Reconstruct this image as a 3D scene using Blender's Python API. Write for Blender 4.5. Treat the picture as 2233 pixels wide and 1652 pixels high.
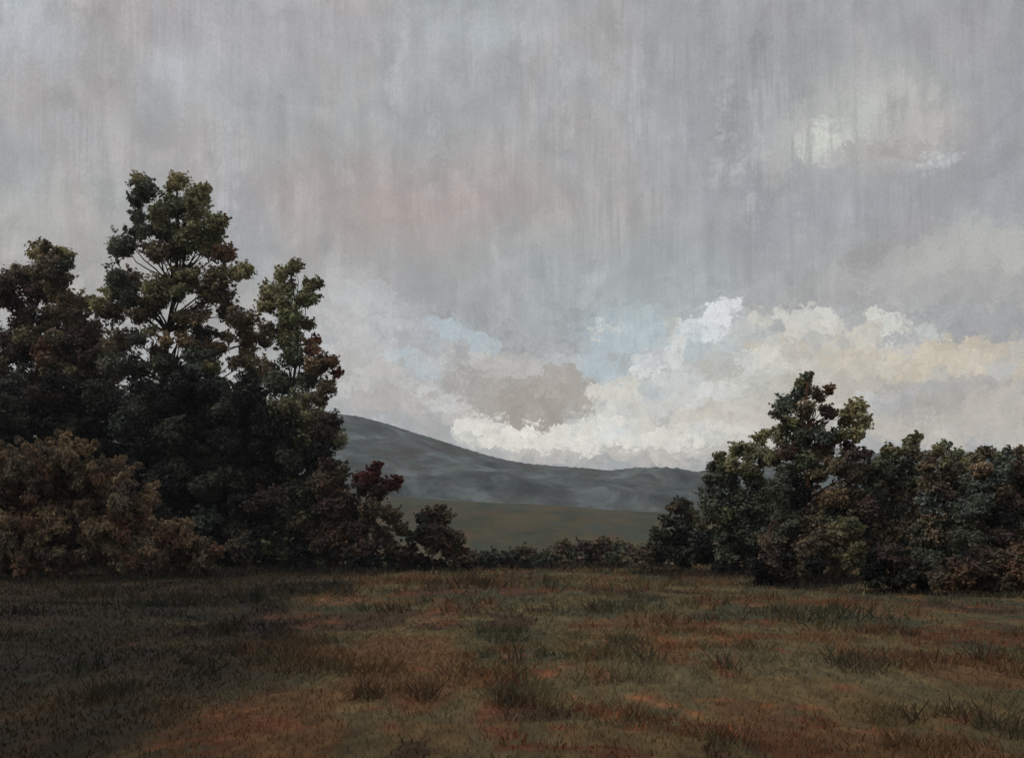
import bpy, math, random
import numpy as np

for o in list(bpy.data.objects):
    bpy.data.objects.remove(o)
SC = bpy.context.scene
COL = SC.collection
RNG = np.random.default_rng(11)
random.seed(5)

# ---------------------------------------------------------------- layout constants
# The layout was measured on a 2233 px wide print of the view: focal length 2394 px, eye level at row 1200.
F, CX, HZ, EYE = 2394.0, 1116.5, 1200.0, 1.7


def at(px, py, y):
    """point at forward distance y that lies in the direction of (px, py)"""
    return np.array([(px - CX) / F * y, y, EYE + (HZ - py) / F * y])


def lin(r, g, b):
    f = lambda c: (c / 255 / 12.92) if c / 255 <= 0.04045 else ((c / 255 + 0.055) / 1.055) ** 2.4
    return (f(r), f(g), f(b))


# ---------------------------------------------------------------- camera
cam = bpy.data.cameras.new('camera')
cam.sensor_width = 36.0
cam.lens = 36.0 * F / 2233.0
cam.shift_y = (HZ - 826.0) / 2233.0
cam.clip_start, cam.clip_end = 0.1, 9000.0
cam_o = bpy.data.objects.new('camera', cam)
COL.objects.link(cam_o)
cam_o.location = (0, 0, EYE)
cam_o.rotation_euler = (math.radians(90), 0, 0)
SC.camera = cam_o

SC.view_settings.view_transform = 'Standard'
SC.view_settings.look = 'None'
SC.view_settings.exposure = 0.0
SC.view_settings.gamma = 1.0
SC.view_settings.use_curve_mapping = False
SC.cycles.max_bounces = 4
SC.cycles.diffuse_bounces = 2
SC.cycles.volume_bounces = 1
SC.cycles.transparent_max_bounces = 4

# ---------------------------------------------------------------- sun and sky
SUN_EL, SUN_AZ = math.radians(42), math.radians(-105)      # azimuth from +Y, negative = towards the left
sun = bpy.data.lights.new('sun', 'SUN')
sun.energy = 1.4
sun.angle = math.radians(18)
sun.color = (1.0, 0.94, 0.85)
sun_o = bpy.data.objects.new('sun', sun)
COL.objects.link(sun_o)
sun_o.rotation_euler = (math.radians(90) - SUN_EL, 0, math.radians(180) - SUN_AZ)

W = bpy.data.worlds.new('World')
SC.world = W
W.use_nodes = True
WN, WL = W.node_tree.nodes, W.node_tree.links
WN.clear()


def wn(kind, **kw):
    n = WN.new(kind)
    for k, v in kw.items():
        setattr(n, k, v)
    return n


def wset(n, i, v):
    s = n.inputs[i]
    if hasattr(v, 'is_linked'):
        WL.new(v, s)
    else:
        s.default_value = v


def wm(op, a, b=0.0, c=0.0, clamp=False):
    n = wn('ShaderNodeMath', operation=op, use_clamp=clamp)
    wset(n, 0, a); wset(n, 1, b)
    if len(n.inputs) > 2:
        wset(n, 2, c)
    return n.outputs[0]


def wv(op, a, b=None):
    n = wn('ShaderNodeVectorMath', operation=op)
    wset(n, 0, a)
    if b is not None:
        wset(n, 1, b)
    return n.outputs['Value'] if op in ('LENGTH', 'DOT_PRODUCT') else n.outputs[0]


def wcomb(x, y, z=0.0):
    n = wn('ShaderNodeCombineXYZ')
    wset(n, 0, x); wset(n, 1, y); wset(n, 2, z)
    return n.outputs[0]


def wnoise(vec, scale, detail=4, rough=0.55, dist=0.0, out='Fac'):
    n = wn('ShaderNodeTexNoise')
    wset(n, 'Vector', vec)
    n.inputs['Scale'].default_value = scale
    n.inputs['Detail'].default_value = detail
    n.inputs['Roughness'].default_value = rough
    n.inputs['Distortion'].default_value = dist
    return n.outputs[out]


def wramp(v, a, b, c=0.0, d=1.0, smooth=True):
    n = wn('ShaderNodeMapRange', interpolation_type='SMOOTHSTEP' if smooth else 'LINEAR')
    wset(n, 'Value', v)
    n.inputs['From Min'].default_value = a
    n.inputs['From Max'].default_value = b
    n.inputs['To Min'].default_value = c
    n.inputs['To Max'].default_value = d
    return n.outputs['Result']


def wmix(f, a, b, mode='MIX'):
    n = wn('ShaderNodeMix', data_type='RGBA', blend_type=mode)
    wset(n, 0, f)
    for i, v in ((6, a), (7, b)):
        wset(n, i, v if hasattr(v, 'is_linked') else tuple(v) + (1.0,))
    return n.outputs[2]


# sky direction -> azimuth / elevation, 100 px of the print to one unit
tc = wn('ShaderNodeTexCoord').outputs['Generated']
sep = wn('ShaderNodeSeparateXYZ')
WL.new(tc, sep.inputs[0])
AZ = wm('MULTIPLY', wm('ARCTAN2', sep.outputs[0], sep.outputs[1]), 23.94)
EL = wm('MULTIPLY', wm('ARCSINE', sep.outputs[2]), 23.94)


def ae(px, py):
    X, Z = (px - CX) / F, (HZ - py) / F
    return math.atan(X) * 23.94, math.atan(Z / math.hypot(1, X)) * 23.94


P = wcomb(AZ, EL)
# drifting edges: big, mid and fine warps
w1 = wv('SUBTRACT', wnoise(P, 0.55, 5, 0.62, 0.0, 'Color'), (0.5, 0.5, 0.5))
w2 = wv('SUBTRACT', wnoise(wv('ADD', P, (17.3, 4.1, 2.0)), 3.2, 4, 0.7, 0.0, 'Color'), (0.5, 0.5, 0.5))
w3 = wv('SUBTRACT', wnoise(wv('ADD', P, (7.7, 31.0, 5.0)), 11.0, 3, 0.75, 0.0, 'Color'), (0.5, 0.5, 0.5))


def dabs(vec, sx, sy, rag):
    """ragged cloudlets: offset of a direction to the middle of its cell, and the cell's own random colour"""
    v = wn('ShaderNodeTexVoronoi', feature='F1', voronoi_dimensions='2D')
    v.inputs['Scale'].default_value = 1.0
    p = wv('ADD', wv('MULTIPLY', vec, (sx, sy, 0)), wv('ADD', wv('MULTIPLY', w3, (rag, rag, 0)), wv('MULTIPLY', w2, (rag * 1.6, rag * 1.6, 0))))
    WL.new(p, v.inputs['Vector'])
    off = wv('MULTIPLY', wv('SUBTRACT', v.outputs['Position'], p), (1 / sx, 1 / sy, 0))
    return off, v.outputs['Color']


off1, cell1 = dabs(P, 3.2, 4.0, 1.3)
off2, cell2 = dabs(wv('ADD', P, (50.0, 20.0, 0)), 7.0, 8.0, 1.2)
off3, cell3 = dabs(wv('ADD', P, (30.0, 80.0, 0)), 2.4, 0.8, 1.0)
PW = wv('ADD', P, wv('ADD', wv('MULTIPLY', w1, (1.2, 0.8, 0)), wv('MULTIPLY', w2, (0.5, 0.4, 0))))
PW = wv('ADD', PW, wv('ADD', wv('MULTIPLY', off1, (0.9, 0.9, 0)), wv('MULTIPLY', off2, (0.9, 0.9, 0))))
PS = wv('ADD', P, wv('MULTIPLY', w1, (1.2, 1.2, 0)))        # soft patches: no fine warp

# veils of falling rain: long near-vertical streaks
st1 = wnoise(wcomb(wm('MULTIPLY', AZ, 3.6), wm('MULTIPLY', EL, 0.42)), 1.0, 5, 0.7, 0.25)
st2 = wnoise(wcomb(wm('MULTIPLY', AZ, 14.0), wm('MULTIPLY', EL, 0.75), 7.0), 1.0, 3, 0.6, 0.2)
st3 = wnoise(wcomb(wm('MULTIPLY', AZ, 0.9), wm('MULTIPLY', EL, 0.75), 3.0), 1.0, 4, 0.6, 0.6)
hue = wnoise(wcomb(wm('MULTIPLY', AZ, 0.42), wm('MULTIPLY', EL, 0.30), 11.0), 1.0, 3, 0.5, 0.5)
fine = wnoise(wcomb(wm('MULTIPLY', AZ, 22.0), wm('MULTIPLY', EL, 16.0), 1.0), 1.0, 2, 0.6)

sky = wmix(wramp(EL, 1.5, 11.5), lin(166, 163, 159), lin(167, 165, 165))
sky = wmix(wramp(hue, 0.40, 0.66), sky, lin(160, 163, 164))
sky = wmix(wramp(hue, 0.44, 0.28, 0.0, 0.75), sky, lin(170, 160, 157))


def blob(col, px, py, rx, ry, c, op=1.0, soft=0.8, warp=True, mod=None):
    a, e = ae(px, py)
    d = wv('LENGTH', wv('MULTIPLY', wv('SUBTRACT', PW if warp else PS, (a, e, 0)), (100 / rx, 100 / ry, 0)))
    m = wramp(d, 1 + soft, max(0.0, 1 - soft), 0.0, op)
    if mod is not None:
        m = wm('MULTIPLY', m, mod)
    return wmix(m, col, lin(*c))


SOFT = [  # wide soft tints: px, py, rx, ry, colour, opacity
    (1900, 130, 560, 260, (155, 156, 159), .75), (800, 430, 330, 90, (167, 155, 150), .75),
    (1010, 490, 170, 70, (168, 154, 149), .6), (150, 240, 190, 70, (166, 157, 157), .55),
    (395, 165, 70, 60, (181, 185, 189), .8), (40, 60, 70, 60, (184, 188, 194), .8),
    (560, 60, 260, 60, (171, 170, 174), .7), (70, 460, 110, 60, (180, 178, 173), .7),
    (300, 560, 140, 90, (172, 167, 160), .5), (1010, 60, 120, 40, (180, 186, 191), .5),
    (1600, 250, 130, 200, (149, 151, 155), .65), (2160, 260, 120, 240, (148, 148, 153), .7),
    (1330, 520, 120, 70, (160, 152, 145), .6), (1250, 600, 330, 90, (158, 163, 162), .8),
    (1480, 580, 120, 60, (158, 168, 167), .7), (1650, 560, 220, 90, (155, 157, 160), .7),
    (520, 480, 60, 110, (160, 162, 168), .6), (1110, 710, 170, 70, (148, 148, 152), .85),
    (900, 620, 170, 40, (162, 160, 161), .7), (1850, 460, 250, 60, (156, 157, 163), .6),
    (1910, 240, 140, 80, (176, 177, 172), .8), (1990, 300, 90, 40, (181, 174, 171), .6),
    (2020, 640, 260, 80, (165, 164, 162), .9), (1350, 690, 260, 70, (168, 174, 175), .8),
]
for px, py, rx, ry, c, op in SOFT:
    sky = blob(sky, px, py, rx, ry, c, op, 0.95, False)

# brightness of the rain veils over the upper sky
veil = wramp(EL, 3.2, 6.0)
k = wm('ADD', wm('ADD', wm('MULTIPLY', wm('SUBTRACT', st1, 0.5), wramp(st3, 0.38, 0.6, 0.16, 0.62)), wm('MULTIPLY', wm('SUBTRACT', st2, 0.5), wramp(hue, 0.38, 0.6, 0.30, 0.06))), wm('MULTIPLY', wm('SUBTRACT', st3, 0.5), 0.62))
k = wm('ADD', wm('MULTIPLY', k, wm('ADD', wm('MULTIPLY', veil, 0.8), 0.2)), 1.0)
sky = wmix(1.0, sky, wcomb(k, k, k), 'MULTIPLY')

CLOUDS = [  # drawn cloud masses, back to front: px, py, rx, ry, colour, opacity, softness
    (1880, 250, 110, 56, (178, 179, 176), .6, 1.1), (1930, 225, 60, 34, (188, 189, 184), .7, 1.0), (1860, 280, 50, 28, (186, 187, 180), .6, 1.0), (1795, 308, 50, 34, (200, 201, 193), .95, .8), (1985, 320, 80, 22, (160, 155, 149), .5, .9), (1910, 325, 60, 16, (154, 148, 140), .4, .9),
    (2010, 255, 50, 40, (184, 178, 175), .7, .9), (1600, 360, 50, 20, (180, 181, 181), .8, .8), (2040, 356, 52, 11, (190, 192, 193), .8, .7), (1690, 345, 40, 20, (180, 178, 176), .7, .9), (1730, 300, 30, 40, (178, 180, 180), .7, .9), (1560, 385, 30, 14, (176, 176, 176), .7, .9),
    (1700, 400, 24, 36, (182, 178, 170), .6, .9),
    (2150, 565, 150, 62, (177, 177, 171), .85, .4), (1885, 560, 36, 24, (146, 144, 141), .7, .6), (2130, 650, 120, 45, (162, 161, 159), .8, .4),
    (2120, 715, 150, 45, (158, 158, 160), .8, .45), (1960, 610, 90, 30, (170, 170, 167), .6, .6),
    (770, 690, 120, 110, (179, 178, 178), .9, .5), (880, 720, 90, 55, (173, 173, 176), .8, .5), (790, 640, 60, 40, (184, 184, 184), .7, .6),
    (1000, 738, 52, 36, (174, 184, 188), .85, .5), (1370, 750, 110, 85, (171, 184, 189), .95, .55), (1250, 800, 110, 40, (180, 183, 183), .9, .35),
    (850, 815, 170, 60, (180, 177, 174), .9, .4), (960, 790, 80, 40, (176, 175, 175), .7, .5),
    (1400, 880, 260, 80, (197, 194, 184), .95, .45), (1600, 770, 190, 85, (199, 196, 186), .95, .25), (1575, 690, 56, 36, (214, 217, 219), .9, .35),
    (1450, 790, 52, 46, (207, 209, 208), .9, .3), (1520, 730, 46, 34, (204, 208, 209), .9, .35), (1820, 735, 150, 50, (196, 194, 185), .95, .2),
    (1900, 702, 58, 32, (205, 204, 197), .95, .2), (1740, 700, 60, 26, (202, 200, 193), .8, .3), (1740, 800, 240, 62, (194, 187, 172), .9, .3),
    (2050, 792, 230, 50, (197, 186, 166), .95, .18), (1690, 860, 260, 60, (191, 187, 175), .9, .4), (1990, 855, 270, 42, (188, 180, 167), .9, .25),
    (2080, 900, 240, 70, (186, 178, 167), .9, .3), (2060, 860, 60, 26, (163, 156, 149), .8, .3), (1600, 830, 90, 30, (184, 182, 175), .7, .4),
    (2190, 790, 30, 20, (180, 182, 184), .6, .5), (1650, 800, 60, 26, (206, 205, 196), .85, .3), (1640, 742, 60, 14, (178, 182, 183), .8, .3), (1500, 760, 24, 40, (176, 185, 189), .8, .4), (1420, 850, 70, 18, (180, 186, 187), .8, .4), (1780, 745, 50, 12, (180, 180, 176), .7, .3), (1330, 790, 50, 50, (174, 186, 191), .8, .4), (1560, 800, 40, 20, (178, 178, 173), .7, .3), (1300, 930, 120, 12, (212, 216, 214), .8, .5), (1550, 850, 80, 20, (202, 200, 191), .8, .4), (1700, 905, 90, 16, (196, 191, 181), .8, .4),
    (1480, 830, 50, 22, (196, 198, 196), .8, .3), (1890, 790, 60, 16, (198, 192, 178), .8, .2), (2020, 830, 90, 14, (168, 161, 154), .8, .3), (1980, 880, 50, 22, (167, 160, 152), .8, .3), (2130, 830, 70, 14, (166, 161, 157), .8, .3),
    (820, 760, 60, 24, (190, 189, 188), .8, .35), (930, 790, 40, 30, (188, 189, 189), .7, .35), (780, 860, 50, 22, (186, 183, 181), .8, .35), (900, 845, 46, 16, (160, 155, 152), .7, .35), (860, 700, 40, 26, (186, 187, 189), .7, .35),
    (760, 720, 36, 30, (188, 187, 186), .8, .35), (1010, 770, 90, 16, (166, 164, 164), .7, .4),
    (1080, 905, 130, 42, (196, 193, 186), .95, .4), (1240, 945, 230, 54, (220, 217, 204), 1.0, .5), (1390, 945, 120, 20, (203, 208, 207), .9, .6),
    (1130, 850, 170, 66, (167, 159, 150), .95, .18), (1180, 885, 100, 42, (159, 149, 137), .95, .18), (1010, 838, 60, 30, (160, 155, 150), .85, .3),
    (1255, 880, 40, 30, (167, 158, 147), .9, .2), (1100, 800, 90, 26, (184, 181, 177), .8, .35), (1340, 850, 60, 26, (206, 202, 191), .85, .3),
    (1060, 925, 70, 14, (206, 204, 197), .8, .5), (880, 880, 130, 36, (176, 171, 167), .9, .4), (960, 880, 60, 14, (202, 200, 196), .7, .5),
    (1130, 948, 90, 8, (186, 182, 174), .8, .5), (1620, 930, 240, 44, (198, 191, 178), .9, .5), (1480, 985, 330, 14, (188, 182, 174), .8, .6),
    (1220, 990, 180, 10, (190, 184, 177), .8, .6), (1400, 1005, 300, 9, (184, 179, 172), .8, .7), (1350, 968, 150, 7, (196, 196, 190), .8, .6),
]
STK = wramp(wm('ADD', wm('MULTIPLY', st1, 0.6), wm('MULTIPLY', st3, 0.4)), 0.42, 0.56, 0.12, 1.0)
rs = random.Random(21)
for _ in range(40):                                        # torn scraps of cloud along the bank
    px, py = rs.uniform(745, 2230), rs.uniform(655, 935)
    if (py < 700 and px < 1450) or (940 < px < 1300) or px > 2140: continue
    c = rs.choice([(206, 207, 204), (203, 200, 189), (176, 185, 189), (166, 166, 168), (190, 182, 168), (198, 198, 194), (172, 166, 160)])
    CLOUDS.append((px, py, rs.uniform(12, 55), rs.uniform(7, 22), c, rs.uniform(.45, .8), rs.uniform(.3, .6)))
for px, py, rx, ry in ((960, 705, 40, 18), (1060, 765, 34, 20), (890, 770, 30, 16), (1300, 800, 46, 26), (1420, 720, 40, 30)):
    CLOUDS.append((px, py, rx, ry, (174, 187, 193), .7, .45))
for px, py, rx, ry in ((1160, 955, 90, 20), (1290, 925, 70, 22), (1330, 975, 120, 8), (1450, 965, 140, 14), (1500, 940, 110, 18), (1050, 925, 50, 14)):
    CLOUDS.append((px, py, rx, ry, (218, 215, 205), .8, .8))
for px, py, rx, ry in ((1650, 335, 44, 14), (1740, 270, 40, 26), (2060, 275, 40, 24), (1930, 190, 60, 20), (2090, 340, 30, 10), (1580, 345, 24, 12), (1850, 345, 50, 12)):
    CLOUDS.append((px, py, rx, ry, (184, 183, 180), .5, 1.0))
for px, py, rx, ry in ((1840, 690, 30, 16), (1690, 720, 24, 18), (1965, 735, 40, 14), (1620, 690, 24, 16)):
    CLOUDS.append((px, py, rx, ry, (164, 165, 167), .8, .35))
STROKE_C = [(184, 184, 186), (184, 184, 186), (178, 179, 181), (152, 152, 155), (172, 163, 160), (160, 166, 168)]
for _ in range(44):                                        # single rain shafts and scraps in the upper deck
    if rs.random() < .68:
        a_ = (rs.uniform(0, 2233), rs.uniform(-20, 560), rs.uniform(5, 20), rs.uniform(30, 120))
    else:
        a_ = (rs.uniform(0, 2233), rs.uniform(0, 620), rs.uniform(30, 90), rs.uniform(18, 60))
    sky = blob(sky, *a_, rs.choice(STROKE_C), rs.uniform(.3, .6), .85, True, wramp(st2, 0.40, 0.56, 0.25, 1.0))
for px, py, rx, ry, c, op, so in CLOUDS:
    lum = max(0, sum(c) / 3 - 182) * .31
    sky = blob(sky, px, py, rx, ry, tuple(v + lum for v in c), min(1, op * 1.05), so * (.6 if py > 640 else .8), True, STK if py < 420 else None)

def chn(c, i):
    n = wn('ShaderNodeSeparateColor'); WL.new(c, n.inputs[0]); return n.outputs[i]
gapm = wramp(wm('ADD', EL, wm('MULTIPLY', st3, 1.5)), 6.4, 5.2)
big = wnoise(PW, 1.1, 3, 0.6)
sky = wmix(wm('MULTIPLY', gapm, wramp(big, 0.58, 0.62, 0.0, 0.40)), sky, lin(174, 178, 178))
sky = wmix(wm('MULTIPLY', gapm, wramp(big, 0.40, 0.36, 0.0, 0.28)), sky, lin(212, 210, 201))
# worked, dabbed texture inside the clouds
tex = wnoise(wv('ADD', PW, (3.0, 9.0, 0)), 2.3, 6, 0.7, 0.4)
tx2 = wnoise(wcomb(wm('MULTIPLY', AZ, 6.0), wm('MULTIPLY', EL, 2.4), 4.0), 1.0, 5, 0.7, 0.8)
low = wramp(EL, 6.6, 4.2)
k2 = wm('ADD', wm('MULTIPLY', wm('SUBTRACT', tex, 0.5), 0.55), wm('MULTIPLY', wm('SUBTRACT', tx2, 0.5), 0.42))
k2 = wm('ADD', wm('MULTIPLY', k2, wm('ADD', wm('MULTIPLY', low, 0.8), 0.2)), wm('ADD', wm('MULTIPLY', low, 0.02), 1.06))
k2 = wm('ADD', k2, wm('MULTIPLY', wm('SUBTRACT', fine, 0.5), 0.36))
def chan(c):
    n = wn('ShaderNodeSeparateColor'); WL.new(c, n.inputs[0]); return wm('SUBTRACT', n.outputs[0], 0.5)
k2 = wm('ADD', k2, wm('MULTIPLY', low, wm('ADD', wm('MULTIPLY', chan(cell1), 0.14), wm('MULTIPLY', chan(cell2), 0.10))))
k2 = wm('ADD', k2, wm('MULTIPLY', wm('SUBTRACT', 1.0, low), wm('ADD', wm('MULTIPLY', chan(cell3), 0.11), wm('MULTIPLY', chan(cell1), 0.06))))
sky = wmix(1.0, sky, wcomb(k2, k2, k2), 'MULTIPLY')

nish = wn('ShaderNodeTexSky', sky_type='NISHITA')
nish.sun_disc = False
nish.sun_elevation = SUN_EL
nish.sun_rotation = SUN_AZ
nish.altitude = 200
BG = 0.1
cloud10 = wmix(1.0, sky, (1 / BG,) * 3, 'MULTIPLY')
zen = wramp(EL, 13.0, 27.0, 1.0, 2.5)                       # an overcast sky is brightest overhead
cloud10 = wmix(1.0, cloud10, wcomb(zen, zen, zen), 'MULTIPLY')
full = wmix(0.97, nish.outputs[0], cloud10)                 # cloud deck with little clear sky
full = wmix(wramp(EL, 0.0, -2.0), full, tuple(c / BG for c in (0.05, 0.045, 0.035)))
bg = wn('ShaderNodeBackground')
WL.new(full, bg.inputs[0])
bg.inputs[1].default_value = BG
wo = wn('ShaderNodeOutputWorld')
WL.new(bg.outputs[0], wo.inputs[0])


# ---------------------------------------------------------------- materials
def new_mat(name):
    m = bpy.data.materials.new(name)
    m.use_nodes = True
    nt = m.node_tree
    return m, nt, nt.nodes, nt.links, nt.nodes['Principled BSDF']


def node(ns, kind, **kw):
    n = ns.new(kind)
    for a, v in kw.items():
        setattr(n, a, v)
    return n


def leaf_material(name, translucent=0.2):
    m, nt, ns, ls, b = new_mat(name)
    at_ = node(ns, 'ShaderNodeAttribute', attribute_name='tint')
    b.inputs['Roughness'].default_value = 0.75
    b.inputs['Specular IOR Level'].default_value = 0.15
    ls.new(at_.outputs['Color'], b.inputs['Base Color'])
    t = node(ns, 'ShaderNodeBsdfTranslucent')
    ls.new(at_.outputs['Color'], t.inputs['Color'])
    mx = node(ns, 'ShaderNodeMixShader')
    mx.inputs[0].default_value = translucent
    ls.new(b.outputs[0], mx.inputs[1]); ls.new(t.outputs[0], mx.inputs[2])
    ls.new(mx.outputs[0], ns['Material Output'].inputs['Surface'])
    return m


def patch_material(name, stops, scale, stretch=(1, 1, 1), detail=6, bump=0.0, bscale=6.0, extra=None):
    """mottled natural surface: stops = [(pos, colour)...] over object-space noise"""
    m, nt, ns, ls, b = new_mat(name)
    tcn = node(ns, 'ShaderNodeTexCoord')
    mp = node(ns, 'ShaderNodeMapping')
    mp.inputs['Scale'].default_value = stretch
    ls.new(tcn.outputs['Object'], mp.inputs[0])
    nz = node(ns, 'ShaderNodeTexNoise')
    nz.inputs['Scale'].default_value = scale
    nz.inputs['Detail'].default_value = detail
    nz.inputs['Roughness'].default_value = 0.65
    nz.inputs['Distortion'].default_value = 0.6
    ls.new(mp.outputs[0], nz.inputs['Vector'])
    rp = node(ns, 'ShaderNodeValToRGB')
    el = rp.color_ramp.elements
    while len(el) < len(stops):
        el.new(0.5)
    for e, (p, c) in zip(el, stops):
        e.position = p
        e.color = tuple(c) + (1,)
    ls.new(nz.outputs['Fac'], rp.inputs[0])
    out = rp.outputs[0]
    if extra:
        for c, sc_, lo, hi, seed in extra:
            n2 = node(ns, 'ShaderNodeTexNoise')
            n2.inputs['Scale'].default_value = sc_
            n2.inputs['Detail'].default_value = 5
            n2.inputs['Roughness'].default_value = 0.7
            va = node(ns, 'ShaderNodeVectorMath', operation='ADD')
            va.inputs[1].default_value = (seed, seed * 2.3, 0)
            ls.new(mp.outputs[0], va.inputs[0]); ls.new(va.outputs[0], n2.inputs['Vector'])
            mr = node(ns, 'ShaderNodeMapRange', interpolation_type='SMOOTHSTEP')
            mr.inputs['From Min'].default_value = lo
            mr.inputs['From Max'].default_value = hi
            ls.new(n2.outputs['Fac'], mr.inputs['Value'])
            mx = node(ns, 'ShaderNodeMix', data_type='RGBA')
            ls.new(mr.outputs[0], mx.inputs[0]); ls.new(out, mx.inputs[6])
            mx.inputs[7].default_value = tuple(c) + (1,)
            out = mx.outputs[2]
    ls.new(out, b.inputs['Base Color'])
    b.inputs['Roughness'].default_value = 0.9
    b.inputs['Specular IOR Level'].default_value = 0.1
    if bump:
        nb = node(ns, 'ShaderNodeTexNoise')
        nb.inputs['Scale'].default_value = bscale
        nb.inputs['Detail'].default_value = 6
        ls.new(mp.outputs[0], nb.inputs['Vector'])
        bp = node(ns, 'ShaderNodeBump')
        bp.inputs['Strength'].default_value = 0.8
        bp.inputs['Distance'].default_value = bump
        ls.new(nb.outputs['Fac'], bp.inputs['Height'])
        ls.new(bp.outputs[0], b.inputs['Normal'])
    return m


M_LEAF = leaf_material('leaves', 0.25)
M_GRASS = leaf_material('grass_blades', 0.35)
M_BARK = patch_material('bark', [(.3, (.018, .013, .011)), (.55, (.045, .030, .023)), (.75, (.085, .055, .042))], 1.2, (1, 1, .25), 6, .03, 8)
M_STEM = patch_material('reddish_stems', [(.3, (.05, .024, .016)), (.55, (.12, .055, .032)), (.75, (.20, .095, .05))], 1.6, (1, 1, .25))
M_MEADOW = patch_material('meadow_sward', [(.30, (.45, .43, .41)), (.45, (.86, .84, .82)), (.56, (1.12, 1.09, 1.04)), (.70, (1.6, 1.5, 1.36))], 3.4, (1, .34, 1), 10, .09, 9.0)
_ns, _ls = M_MEADOW.node_tree.nodes, M_MEADOW.node_tree.links      # the turf and soil take the colour of what grows there, with the painted shade
_b = _ns['Principled BSDF']
_src = _b.inputs['Base Color'].links[0].from_socket
_at = node(_ns, 'ShaderNodeAttribute', attribute_name='tint')
_mx = node(_ns, 'ShaderNodeMix', data_type='RGBA', blend_type='MULTIPLY')
_mx.inputs[0].default_value = 1.0
_ls.new(_at.outputs['Color'], _mx.inputs[6]); _ls.new(_src, _mx.inputs[7])
_ls.new(_mx.outputs[2], _b.inputs['Base Color'])
M_SLOPE = patch_material('pasture_slope', [(.36, (.026, .034, .021)), (.47, (.044, .044, .025)), (.60, (.070, .056, .030))], .075, (1, .2, 1), 7, .8, .12,
                         [((.040, .052, .042), .05, .50, .66, 4.4), ((.075, .045, .028), .07, .54, .68, 9.4)])
M_HILL = patch_material('wooded_hill', [(.39, (.012, .018, .016)), (.46, (.032, .040, .038)), (.53, (.056, .064, .062)), (.62, (.115, .138, .136))], 0.018, (1, .55, 1.0), 8, 12, .03,  # blue-grey of the distant haze is partly painted into these tones
                        [((.040, .032, .028), .006, .50, .62, 2.2), ((.075, .095, .10), .03, .46, .74, 6.2)])


# ---------------------------------------------------------------- mesh helpers
def link(name, me, mat, parent=None):
    me.materials.append(mat)
    o = bpy.data.objects.new(name, me)
    COL.objects.link(o)
    if parent is not None:
        o.parent = parent
    return o


def tag(o, label, cat, group=None, kind=None):
    if label: o['label'] = label
    if cat: o['category'] = cat
    if group: o['group'] = group
    if kind: o['kind'] = kind
    return o


def empty(name, loc):
    o = bpy.data.objects.new(name, None)
    o.empty_display_size = 0.5
    COL.objects.link(o)
    o.location = tuple(float(v) for v in loc)
    return o


def poly_mesh(name, V, k, tint=None):
    """V: (n, k, 3) array of n separate k-gons"""
    n = V.shape[0]
    me = bpy.data.meshes.new(name)
    me.vertices.add(n * k)
    me.vertices.foreach_set('co', V.astype(np.float32).ravel())
    me.loops.add(n * k)
    me.loops.foreach_set('vertex_index', np.arange(n * k, dtype=np.int32))
    me.polygons.add(n)
    me.polygons.foreach_set('loop_start', np.arange(0, n * k, k, dtype=np.int32))
    if tint is not None:
        a = me.attributes.new('tint', 'FLOAT_COLOR', 'POINT')
        c = np.ones((n, k, 4), np.float32)
        c[:, :, :3] = tint[:, None, :]
        a.data.foreach_set('color', c.ravel())
    me.update(calc_edges=True)
    return me


def grid_mesh(name, xs, ys, zf):
    X, Y = np.meshgrid(xs, ys)
    Z = zf(X, Y)
    V = np.stack([X, Y, Z], -1).reshape(-1, 3)
    nx, ny = len(xs), len(ys)
    i = (np.arange(ny - 1)[:, None] * nx + np.arange(nx - 1)[None, :]).ravel()
    Q = np.stack([i, i + 1, i + nx + 1, i + nx], -1)
    me = bpy.data.meshes.new(name)
    me.vertices.add(len(V)); me.vertices.foreach_set('co', V.astype(np.float32).ravel())
    me.loops.add(Q.size); me.loops.foreach_set('vertex_index', Q.astype(np.int32).ravel())
    me.polygons.add(len(Q)); me.polygons.foreach_set('loop_start', np.arange(0, Q.size, 4, dtype=np.int32))
    me.polygons.foreach_set('use_smooth', np.ones(len(Q), bool))
    me.update(calc_edges=True)
    return me


def tubes_mesh(name, lines, sides=7):
    """lines: list of (points, radii); tapered, slightly crooked limbs in ONE mesh"""
    verts, faces = [], []
    for pts, rad in lines:
        pts = [np.array(p, float) for p in pts]
        base = len(verts)
        for i, p in enumerate(pts):
            d = pts[min(i + 1, len(pts) - 1)] - pts[max(i - 1, 0)]
            d /= np.linalg.norm(d) + 1e-9
            u = np.cross(d, (0.3, 1, 0.1)); u /= np.linalg.norm(u) + 1e-9
            w = np.cross(d, u)
            for s in range(sides):
                t = 2 * math.pi * s / sides
                verts.append(p + (u * math.cos(t) + w * math.sin(t)) * rad[i] * (0.88 + 0.24 * random.random()))
        for i in range(len(pts) - 1):
            for s in range(sides):
                a, b = base + i * sides + s, base + i * sides + (s + 1) % sides
                faces.append((a, b, b + sides, a + sides))
        faces.append(tuple(base + (len(pts) - 1) * sides + s for s in range(sides)))
    me = bpy.data.meshes.new(name)
    me.from_pydata([tuple(v) for v in verts], [], faces)
    for p in me.polygons:
        p.use_smooth = True
    return me


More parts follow.
